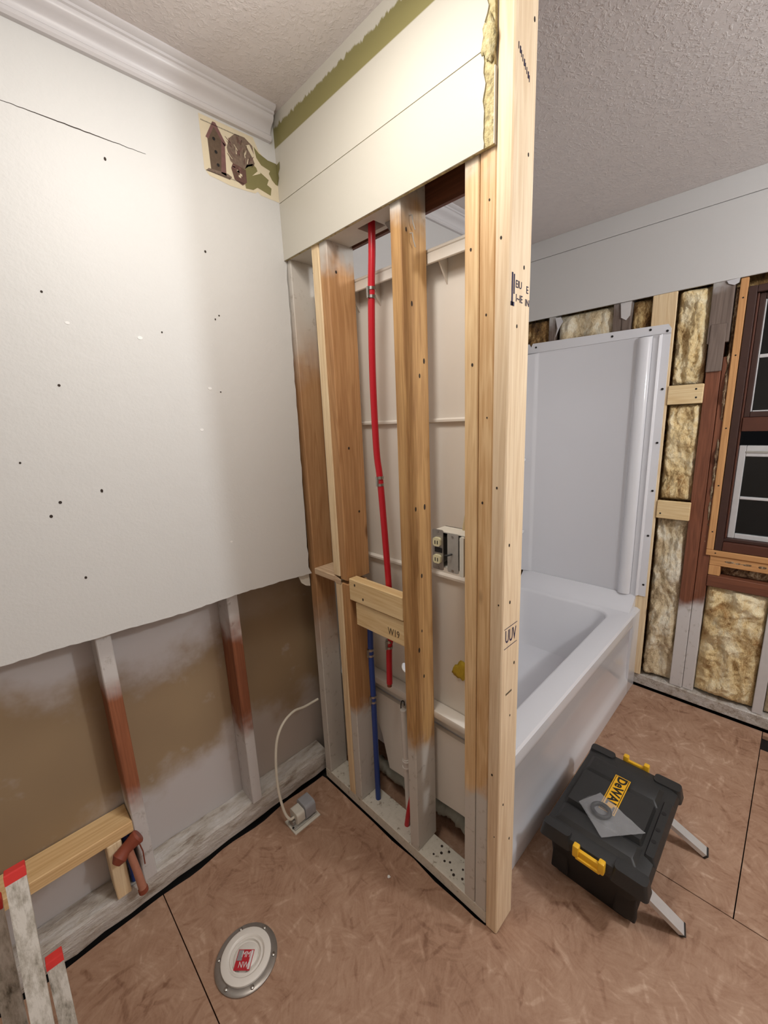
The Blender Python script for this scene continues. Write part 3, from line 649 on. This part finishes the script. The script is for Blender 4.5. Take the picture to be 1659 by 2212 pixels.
# ------------------------------------------------------------------ surround
su = root('tub_surround', (.85, -.39, .466), label='glossy white tub surround panels rising above the bathtub', cat='tub surround')
prof = [(-.785, 1.563), (-.785, 1.557), (-.752, 1.557), (-.748, 1.545), (-.743, 1.541), (-.738, 1.545), (-.732, 1.549), (-.716, 1.549), *[(-.683 - .031 * math.cos(math.pi * k / 14), 1.552 - .022 * math.sin(math.pi * k / 14)) for k in range(15)], (-.645, 1.556),
        (-.155, 1.556), (-.146, 1.553), (-.140, 1.545), (-.128, 1.541), (-.10, 1.536), (-.07, 1.520), (-.048, 1.49), (-.036, 1.45), (-.036, 1.44), (-.024, 1.44), (-.024, 1.563)]
bm = bmesh.new()
def ploop(z, top=0.0): return [(x + (top if x < 1.56 else 0), y, z) for y, x in prof]
loft(bm, [ploop(.535), ploop(1.835), [(min(1.562, x + .004), y, 1.846) for y, x in prof], [(1.557 if x < 1.56 else x, y, 1.852) for y, x in prof]], True, True)
ep = fin(bm, 'end_panel', 'white_plastic', su, True)
prism('end_flange', [(-.785, 1.853), (-.785, 1.872), (-.772, 1.892), (-.110, 1.905), (-.100, 1.885), (-.088, 1.905), (-.024, 1.906), (-.024, 1.853)], 1.5565, 1.562, 'x', 'white_plastic', su)
bm = bmesh.new(); cv = [(1.562, .466), (1.562, .5345), (1.548, .5345), (1.538, .520), (1.520, .500), (1.49, .482), (1.455, .4685), (1.45, .466)]
addprism(bm, cv, -.742, -.10, 'y'); fin(bm, 'foot_cove', 'white_plastic', su, True)
box('back_panel', .16, 1.439, -.034, -.022, .468, 1.90, 'white_plastic', su, .003)
for z in (1.244, .795):
    bm = bmesh.new(); bmesh.ops.create_uvsphere(bm, u_segments=20, v_segments=12, radius=1)
    for v in bm.verts: v.co = Vector((1.478 + v.co.x * .075, -.075 + v.co.y * .045, z + max(-.9, v.co.z) * .020))
    fin(bm, 'soap_shelf', 'white_plastic', su, 'all')
for y, z in ((-.130, 1.882), (-.532, 1.876), (-.700, 1.878), (-.770, 1.862), (-.772, 1.600), (-.772, 1.345), (-.772, 1.105), (-.772, .87), (-.772, .60)):
    disc('screw', (1.5565, y, z), (-1, 0, 0), .0055, 'ink', su, h=.002)
# near end panel, seen from behind between the studs (with a valve hole)
bm = bmesh.new(); addbox(bm, .150, .156, -.742, -.036, .53, 1.93)
ne = fin(bm, 'near_end_panel', 'back_plastic', su)
cut = bmesh.new(); bmesh.ops.create_cone(cut, cap_ends=True, segments=24, radius1=.020, radius2=.020, depth=.1, matrix=Matrix.Translation((.153, -.345, .605)) @ Matrix.Rotation(math.pi / 2, 4, 'Y'))
cme = bpy.data.meshes.new('cut'); cut.to_mesh(cme); cut.free(); cob = bpy.data.objects.new('cut', cme); COL.objects.link(cob)
md = ne.modifiers.new('b', 'BOOLEAN'); md.object = cob; md.operation = 'DIFFERENCE'; md.solver = 'EXACT'
bpy.context.view_layer.update(); nm = bpy.data.meshes.new_from_object(ne.evaluated_get(bpy.context.evaluated_depsgraph_get())); ne.modifiers.clear(); ne.data = nm; bpy.data.objects.remove(cob)
box('top_flange', .106, .152, -.742, -.036, 1.936, 1.945, 'back_plastic', su, .002); box('top_lip', .106, .112, -.742, -.036, 1.908, 1.9355, 'back_plastic', su, .002)
for y in (-.10, -.19, -.29, -.385, -.47, -.55, -.64, -.70):
    prism('gusset', [(.1125, 1.935), (.1125, 1.91), (.1495, 1.86), (.1495, 1.935)], y - .002, y + .002, 'y', 'back_plastic', su)
prism('step_rib', [(.1495, 1.505), (.139, 1.500), (.139, 1.494), (.1495, 1.490)], -.742, -.036, 'y', 'back_plastic', su)
prism('step_rib', [(.1495, 1.024), (.139, 1.018), (.139, 1.011), (.1495, 1.006)], -.742, -.036, 'y', 'back_plastic', su)
bm = bmesh.new(); bmesh.ops.create_icosphere(bm, subdivisions=3, radius=1)
for v in bm.verts:
    p = v.co.copy(); k = 1 + .6 * noise.noise(p * 1.8); v.co = Vector((.147 + p.x * .005, -.592 + p.y * .026 * k, .705 + p.z * .030 * k - p.y * .012))
fin(bm, 'foam_dab', 'foam_yellow', su, 'all', label='yellow foam dab')

# ------------------------------------------------------------------ plumbing and wiring
def rings(parent, pts, r=.0125, mat='steel'):
    for c in pts:
        c = Vector(c)
        bm = bmesh.new()
        for dz in (-.011, .011): addtube(bm, [c + Vector((0, 0, dz - .004)), c + Vector((0, 0, dz + .004))], r, 14)
        addtube(bm, [c + Vector((0, 0, -.016)), c + Vector((0, 0, .016))], r * .8, 12)
        addbox(bm, c.x - r * 1.35, c.x - r * .6, c.y - .003, c.y + .003, c.z - .015, c.z + .015)
        fin(bm, 'crimp_ring', mat, parent, True)
PX = .050
rp = root('water_pipe', (PX, -.36, .60), label='long red plastic water pipe hanging from the header between the studs', cat='pipe')
path = catmull([(PX, -.369, 2.10), (PX, -.364, 1.98), (PX, -.354, 1.866), (PX, -.344, 1.653), (PX, -.346, 1.42), (PX, -.357, 1.318), (PX, -.370, 1.10), (PX, -.376, .973), (PX + .006, -.374, .80), (PX, -.366, .742), (PX, -.360, .60)], 6)
tube('tubing', path, .0105, 'red_pex', rp, 14); rings(rp, [(PX, -.354, 1.866), (PX, -.357, 1.318), (PX, -.3665, .755)]); tube('end_plug', [(PX, -.3595, .5985), (PX, -.359, .588)], .0085, 'rust', rp)
bp = root('water_pipe', (PX, -.268, .045), label='blue plastic water pipe rising from the bottom plate behind the blocking', cat='pipe')
path = catmull([(PX, -.268, .0455), (PX, -.269, .25), (PX, -.270, .494), (PX, -.269, .685), (PX + .01, -.262, .80), (PX + .016, -.258, .90)], 6)
tube('tubing', path, .0105, 'blue_pex', bp, 14); rings(bp, [(PX, -.270, .494), (PX, -.269, .685)])
sp = tube('water_pipe', catmull([(.045, -.425, .0455), (.050, -.435, .12), (.058, -.452, .22), (.062, -.462, .34)], 6), .0095, 'red_pex', None, 12, label='short red pipe stub beside the middle stud at the plate', cat='pipe')
pv = root('drain_pipe', (.102, -.385, 0), label='white drain tube with coupling standing behind the middle stud', cat='pipe')
tube('pipe', [(.102, -.372, .47), (.102, -.385, .001)], .0115, 'pvc', pv, 16); tube('coupling', [(.102, -.3785, .265), (.102, -.3795, .225)], .0135, 'pvc', pv, 16)
for z in (.258, .232): tube('coupling_rim', [(.102, -.379, z), (.102, -.379, z - .006)], .0155, 'pvc', pv, 16)
tube('hook', catmull([(.102, -.378, .490), (.106, -.374, .502), (.104, -.364, .500), (.103, -.360, .48), (.103, -.360, .455)], 5), .0022, 'ink', pv, 6)
# double gang box on the studs
gb = root('electrical_box', (.03, -.655, 1.10), label='double electrical box with an ivory outlet, fixed to the end studs', cat='electrical box')
bm = bmesh.new()
for a in ((.006, .062, -.605, -.603, 1.108, 1.206), (.006, .062, -.7065, -.7045, 1.100, 1.200), (.006, .062, -.7065, -.603, 1.106, 1.109), (.006, .062, -.7065, -.603, 1.204, 1.207), (.058, .062, -.7065, -.603, 1.106, 1.207)): addbox(bm, *a)
fin(bm, 'box_shell', 'box_white', gb)
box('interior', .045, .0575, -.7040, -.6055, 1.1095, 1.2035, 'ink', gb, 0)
bm = bmesh.new(); addprism(bm, rrect(-.642, -.606, 1.100, 1.213, .004, 3), -.002, .000, 'x'); addbox(bm, .0002, .035, -.638, -.611, 1.122, 1.19)
fin(bm, 'outlet_strap', 'dull_steel', gb)
for z in (1.180, 1.132):
    fc = prism('receptacle', rrect(-.637, -.613, z - .012, z + .012, .007, 4), -.010, -.0025, 'x', 'ivory', gb)
    for y in (-.621, -.629): box('slot', -.0108, -.0101, y - .0012, y + .0012, z - .006, z + .004, 'ink', fc, 0)
box('recess', -.0045, -.0024, -.638, -.615, 1.150, 1.163, 'ink', gb, 0)
for z in (1.207, 1.106): disc('screw', (-.002, -.624, z), (-1, 0, 0), .0036, 'dull_steel', gb, h=.0015)
bm = bmesh.new(); addprism(bm, rrect(-.690, -.655, 1.100, 1.208, .005, 3), -.001, .001, 'x'); addbox(bm, .0015, .04, -.688, -.657, 1.12, 1.19)
sw = fin(bm, 'switch_strap', 'galv', gb)
for z in (1.200, 1.107): disc('screw', (-.001, -.672, z), (-1, 0, 0), .0036, 'steel', gb, h=.0015)
tube('toggle', [(-.001, -.670, 1.152), (-.010, -.664, 1.150), (-.012, -.655, 1.148)], .0025, 'ink', gb, 6)
prism('side_ear', rrect(-.706, -.694, 1.095, 1.203, .003, 2), -.001, .006, 'x', 'box_white', gb)
tube('electrical_cable', catmull([(.052, -.672, 1.2075), (.052, -.678, 1.24), (.055, -.690, 1.30), (.063, -.6985, 1.36), (.070, -.6995, 1.46), (.072, -.6995, 1.9), (.072, -.6995, 2.2)], 6), .0055, 'cable_beige', None, 8, label='beige cable rising from the double electrical box', cat='cable')
# loose outlet box on the floor and its cable
fb = root('electrical_box', (-.185, -.085, 0), label='loose outlet box lying face down on the subfloor in the corner', cat='electrical box')
box('face_plate', -.244, -.130, -.124, -.048, .0, .006, 'box_white', fb, .001)
box('mounting_strap', -.238, -.136, -.113, -.062, .0062, .012, 'galv', fb, .001)
bm = bmesh.new(); addprism(bm, rrect(-.108, -.056, .0125, .060, .010, 4), -.222, -.188, 'x'); fin(bm, 'body_front', 'box_white', fb, True)
bm = bmesh.new(); addprism(bm, rrect(-.114, -.050, .0125, .072, .014, 4), -.186, -.142, 'x'); fin(bm, 'body_rear', 'box_grey', fb, True)
box('terminal', -.236, -.2225, -.095, -.068, .013, .03, 'dull_steel', fb, .001); disc('screw', (-.238, -.10, .012), (0, 0, 1), .004, 'ink', fb)
tube('electrical_cable', catmull([(-.2232, -.085, .0375), (-.240, -.084, .042), (-.252, -.070, .075), (-.256, -.050, .16), (-.250, -.040, .26), (-.232, -.030, .345), (-.195, -.018, .392), (-.14, -.008, .410), (-.08, .005, .392), (-.030, .012, .385), (-.008, .014, .383)], 6), .0050, 'cable', None, 10, label='white cable looping from the corner stud to the loose floor box', cat='cable')
# brown tee and blue pipe in the left wall
te = root('shutoff_valve', (-.725, 0, .10), label='brown metal tee valve leaning on the left sole plate', cat='valve')
tube('stem', [(-.728, .012, .275), (-.719, -.004, .19), (-.714, -.012, .122)], [.0105, .0105, .0115], 'rust_light', te, 14)
tube('stem_end', [(-.714, -.012, .1215), (-.7135, -.013, .108)], .0135, 'rust', te, 14)
bm = bmesh.new(); addtube(bm, [(-.764, .000, .248), (-.752, .004, .258), (-.735, .010, .268), (-.716, .010, .278), (-.698, .008, .288), (-.694, .008, .290)], [.012, .021, .017, .019, .022, .018], 14)
fin(bm, 'head', 'rust', te, True)
tube('wire', [(-.700, .010, .275), (-.692, .014, .22), (-.693, .016, .17)], .0018, 'rust', te, 6)
tube('water_pipe', [(-.722, .060, .298), (-.722, .058, .20), (-.722, .056, .101)], .010, 'blue_pex', None, 12, label='dark blue pipe behind the brown valve in the left wall', cat='pipe')

# spray foam under the tub end
for i, (pts, lab) in enumerate((([(.185, -.13, .03), (.19, -.19, .035), (.19, -.25, .03), (.195, -.30, .03)], 'pale foam bead on the floor left of the drain tube'),
                                ([(.20, -.41, .03), (.20, -.47, .035), (.205, -.52, .045), (.20, -.58, .035), (.20, -.66, .035)], 'pale foam bead under the tub end, between the middle and end studs'))):
    bm = bmesh.new(); p2 = catmull(pts, 8); addtube(bm, p2, [.026 + .010 * noise.noise(Vector((k * .55, i, 3))) for k in range(len(p2))], 14)
    for v in bm.verts: v.co += noise.noise_vector(v.co * 45) * .006; v.co.z = max(.001, v.co.z)
    fin(bm, 'spray_foam', 'foam', None, 'all', label=lab, cat='foam')

# ------------------------------------------------------------------ toilet flange
FC = (-.547, -.333, 0)
fl = root('toilet_flange', FC, label='steel toilet flange with white cap set in the subfloor', cat='toilet flange')
bm = bmesh.new(); addlathe(bm, FC, [(.066, .001), (.066, .006), (.070, .0068), (.083, .0060), (.0865, .004), (.087, .001), (.066, .001)], 48); fin(bm, 'steel_ring', 'dull_steel', fl, True)
bm = bmesh.new(); rg = addlathe(bm, FC, [(.0695, .0072), (.0695, .013), (.067, .0145), (.052, .0145), (.049, .012), (.047, .009), (.044, .012), (.041, .012), (.039, .006), (.034, .005), (.033, .011), (.031, .0125)], 48)
bm.faces.new(rg[-1][::-1]); fin(bm, 'plastic_cap', 'pvc', fl, True)
d1 = Vector((-.033, -.034, 0)).normalized(); d2 = Vector((-.033, .035, 0)).normalized()
lb = root('x') if False else None
def lrect(name, a0, a1, b0, b1, z, mat):   # a along text right, b along up (both on the cap face)
    rt = Vector((.70, -.72, 0)).normalized(); up = Vector((.72, .70, 0)).normalized(); c = Vector((-.556, -.339, 0)); bm = bmesh.new()
    q = [c + rt * a + up * b for a, b in ((a0, b0), (a1, b0), (a1, b1), (a0, b1))]
    loft(bm, [[(p.x, p.y, z) for p in q], [(p.x, p.y, z + .0004) for p in q]], True, True); return fin(bm, name, mat, fl)
lrect('sticker', -.023, .023, -.024, .024, FC[2] + .0127, 'red_label')
lrect('sticker_print', -.021, -.007, -.002, .022, .0132, 'label_grey'); lrect('sticker_print', .015, .021, -.021, .022, .0132, 'label_white')
rt = Vector((.70, -.72, 0)); up = Vector((.72, .70, 0))
for b, s in ((.012, 'MM'), (-.012, 'NW')): textmesh('sticker_lettering', s, .020, Vector((-.556, -.339, .0133)) + rt * .002 + up * b, rt, up, 'label_white', fl, sx=.8)
for a in (20, 75, 140, 200, 255, 318):
    a = math.radians(a); c = (FC[0] + .0775 * math.cos(a), FC[1] + .0775 * math.sin(a), .0066)
    bm = bmesh.new(); rg = addlathe(bm, c, [(.0055, 0), (.005, .003), (.0025, .004)], 12); bm.faces.new(rg[-1]); fin(bm, 'screw', 'steel', fl, True)

# ------------------------------------------------------------------ tool case
tc = root('tool_case', (.475, -.985, 0), label='black plastic tool case with yellow latches on the floor by the tub', cat='tool case')
def rl(x0, x1, y0, y1, r, z): return [(x, y, z) for x, y in rrect(x0, x1, y0, y1, r, 4)]
bm = bmesh.new()
loft(bm, [rl(.302, .675, -1.098, -.862, .02, .001), rl(.298, .68, -1.104, -.858, .022, .02), rl(.276, .69, -1.118, -.850, .022, .145), rl(.262, .698, -1.128, -.842, .024, .150), rl(.262, .698, -1.128, -.842, .024, .172)], True, True)
fin(bm, 'body', 'shaded_body', tc, True)
bm = bmesh.new()
loft(bm, [rl(.256, .704, -1.132, -.838, .026, .162), rl(.252, .706, -1.134, -.836, .028, .185), rl(.260, .700, -1.126, -.842, .028, .200), rl(.285, .672, -1.108, -.858, .022, .207), rl(.305, .655, -1.096, -.866, .02, .207)], True, True)
fin(bm, 'lid', 'black_plastic', tc, True)
def frus(name, x0, x1, y0, y1, z0, z1, ins, mat='black_plastic', par=tc, r=.006):
    bm = bmesh.new(); loft(bm, [rl(x0, x1, y0, y1, r, z0), rl(x0 + ins, x1 - ins, y0 + ins, y1 - ins, r, z1)], True, True); return fin(bm, name, mat, par, True)
frus('lid_panel', .375, .545, -1.090, -.862, .2072, .225, .006)
frus('lid_shoulder', .550, .640, -1.092, -.860, .2072, .220, .012); frus('lid_shoulder', .296, .370, -1.094, -.860, .2072, .219, .012)
sr = frus('side_rail', .345, .60, -1.133, -1.096, .195, .215, .008)
for x in (.41, .46, .535): disc('socket', (x, -1.112, .2151), (0, 0, 1), .007, 'ink', sr)
for nm, x0, x1, y0, y1 in (('corner_bumper', .245, .300, -1.140, -1.040), ('corner_bumper', .245, .292, -.930, -.832), ('corner_bumper', .655, .712, -1.140, -1.045), ('corner_bumper', .662, .712, -.930, -.832)):
    frus(nm, x0, x1, y0, y1, .168, .212, .008, r=.012)
for y0, y1 in ((-1.110, -1.05), (-.915, -.86)): frus('corner_rib', .282, .31, y0, y1, .03, .145, .004, 'shaded_body')
def latch(x, s, y0, y1):
    bm = bmesh.new(); xa, xb = sorted((x, x + s * .012)); addbox(bm, xa, xb, y0 + .008, y1 - .008, .180, .203, .003, 2)
    for a, b in ((y0, y0 + .018), (y1 - .018, y1)): xa, xb = sorted((x - s * .002, x + s * .018)); addbox(bm, xa, xb, a, b, .178, .217, .004, 2)
    xa, xb = sorted((x, x + s * .018)); addbox(bm, xa, xb, y0 + .010, y1 - .010, .174, .184, .003, 2)
    l = fin(bm, 'latch', 'yellow', tc, True)
latch(.250, -1, -1.030, -.940); latch(.706, 1, -1.030, -.945)
lg = box('logo_plate', .408, .584, -1.003, -.955, .2252, .2266, 'logo_yellow', tc, .0005)
box('logo_field', .4115, .5805, -1.0, -.958, .2267, .2269, 'ink', lg, 0); box('logo_field', .4135, .5785, -.998, -.960, .2270, .2271, 'logo_yellow', lg, 0)
textmesh('logo_lettering', 'DeWALT', .041, (.497, -.979, .2273), (-1, 0, 0), (0, -1, 0), 'ink', lg, sx=1.0, bold=.0012)
for (x0, z0), (x1, y1) in (((.318, .135), (.376, -1.196)), ((.668, .085), (.690, -1.206))):
    a = Vector((x0, -1.105, z0)); b = Vector((x1, y1 - .012, .014)); d = (b - a).normalized(); sd = Vector((1, 0, 0)); sd = (sd - d * sd.dot(d)).normalized(); nn = d.cross(sd)
    if nn.z < 0: nn = -nn
    bm = bmesh.new(); W_, T_ = .0165, .008
    lo_ = [[p + sd * u * W_ + nn * v_ * T_ for u, v_ in ((-1, -1), (1, -1), (1, 1), (-1, 1))] for p in (a, b)]
    loft(bm, lo_, True, True); hb = fin(bm, 'handle_tube', 'alu', tc)
    bm = bmesh.new(); lo_ = [[p + sd * u * W_ * 1.08 + nn * v_ * T_ * 1.1 for u, v_ in ((-1, -1), (1, -1), (1, 1), (-1, 1))] for p in (b, b + d * .006)]
    loft(bm, lo_, True, True); fin(bm, 'end_cap', 'rubber', hb)
LID = ('body', 'corner_rib', 'handle_tube')
for ch in tc.children:
    if ch.name.split('.')[0] not in LID: ch.location += Vector((-.008, -.002, .012))
# rubber ring in a clear bag lying on the case
bm = bmesh.new(); c = Vector((.384, -.970, .2485)); mr, sr_ = .025, .0065; n1, n2 = 36, 10; G = []
for i in range(n1):
    a = 2 * math.pi * i / n1; G.append([bm.verts.new(c + Vector((math.cos(a) * (mr + sr_ * math.cos(b)), math.sin(a) * (mr + sr_ * math.cos(b)), sr_ * math.sin(b)))) for b in (2 * math.pi * j / n2 for j in range(n2))])
for i in range(n1):
    for j in range(n2): bm.faces.new((G[i][j], G[(i + 1) % n1][j], G[(i + 1) % n1][(j + 1) % n2], G[i][(j + 1) % n2]))
fin(bm, 'rubber_ring', 'rubber', None, 'all', label='black rubber ring inside the clear bag', cat='ring')
cr = [Vector((.376, -.904, 0)), Vector((.458, -.944, 0)), Vector((.402, -1.092, 0)), Vector((.297, -1.000, 0))]
def bagz(p):
    dd = (Vector((p.x, p.y, 0)) - Vector((c.x, c.y, 0))).length
    zc = .2570 if dd < .036 else .2570 - .0155 * min(1, (dd - .036) / .03)
    return zc + .0022 * noise.noise(Vector((p.x * 55, p.y * 55, 2)))
bg = root('plastic_bag', (.384, -.99, .237), label='small clear plastic bag lying on the black tool case', cat='bag')
for nm, mt, dz in (('lower_film', 'bag_milky', None), ('upper_film', 'bag', .0)):
    bm = bmesh.new(); n_ = 26; T = []
    for i in range(n_ + 1):
        ra = []
        for j in range(n_ + 1):
            u, v_ = i / n_, j / n_; p = (cr[0] * (1 - u) + cr[1] * u) * (1 - v_) + (cr[3] * (1 - u) + cr[2] * u) * v_
            zt = bagz(p); ra.append(bm.verts.new((p.x, p.y, zt if dz is not None else min(zt - .001, .2412))))
        T.append(ra)
    for i in range(n_):
        for j in range(n_): bm.faces.new((T[i][j], T[i + 1][j], T[i + 1][j + 1], T[i][j + 1])).smooth = True
    fin(bm, nm, mt, bg, 'all')
# ------------------------------------------------------------------ ladder in the near left corner
ld = root('stepladder', (-1.1, -.27, 0), label='paint splattered aluminium ladder rails with red ends, near left corner', cat='ladder')
def rail(x, y, top, w_, d_, lx=0, ly=0, cap=.03):
    a = Vector((x, y, top)); b = Vector((x + lx, y + ly, .0)); dr = (b - a).normalized(); sx = Vector((1, 0, 0)); sy = dr.cross(sx).normalized()
    def sec(p, k=1, fl_=.0): return [p + sx * u * k + sy * v_ * k for u, v_ in ((-w_, -d_), (-w_ * .25, -d_ - fl_), (w_ * .25, -d_ - fl_), (w_, -d_), (w_, d_), (-w_, d_))]
    bm = bmesh.new(); loft(bm, [sec(a + dr * cap), sec(b)], True, True); r_ = fin(bm, 'rail', 'rail', ld)
    bm = bmesh.new(); loft(bm, [sec(a, .98), sec(a + dr * .003, 1.04), sec(a + dr * cap, 1.04)], True, True); fin(bm, 'red_end', 'red_tape', r_)
rail(-.938, -.30, .676, .0155, .012, -.03, -.22, .020); rail(-.916, -.335, .462, .0135, .010, -.012, -.10, .016); rail(-.985, -.26, .600, .016, .012, -.02, -.12, .020)
for z in (.12, .36): box('rung', -1.25, -.99, -.285, -.255, z, z + .02, 'rail', ld, .003)
rail(-1.27, -.30, .676, .0155, .012, -.03, -.22, .020)

bm = bmesh.new(); bmesh.ops.create_icosphere(bm, subdivisions=2, radius=1)
for v in bm.verts:
    p = v.co.copy(); k = 1 + .5 * noise.noise(p * 1.5); v.co = Vector((-.107 + p.x * .0055 * k, -.479 + p.y * .0045 * k, .003 + max(-.9, p.z) * .0033 * k))
fin(bm, 'plaster_crumb', 'chip', None, label='tiny white plaster crumb on the subfloor in front of the partition', cat='crumb')
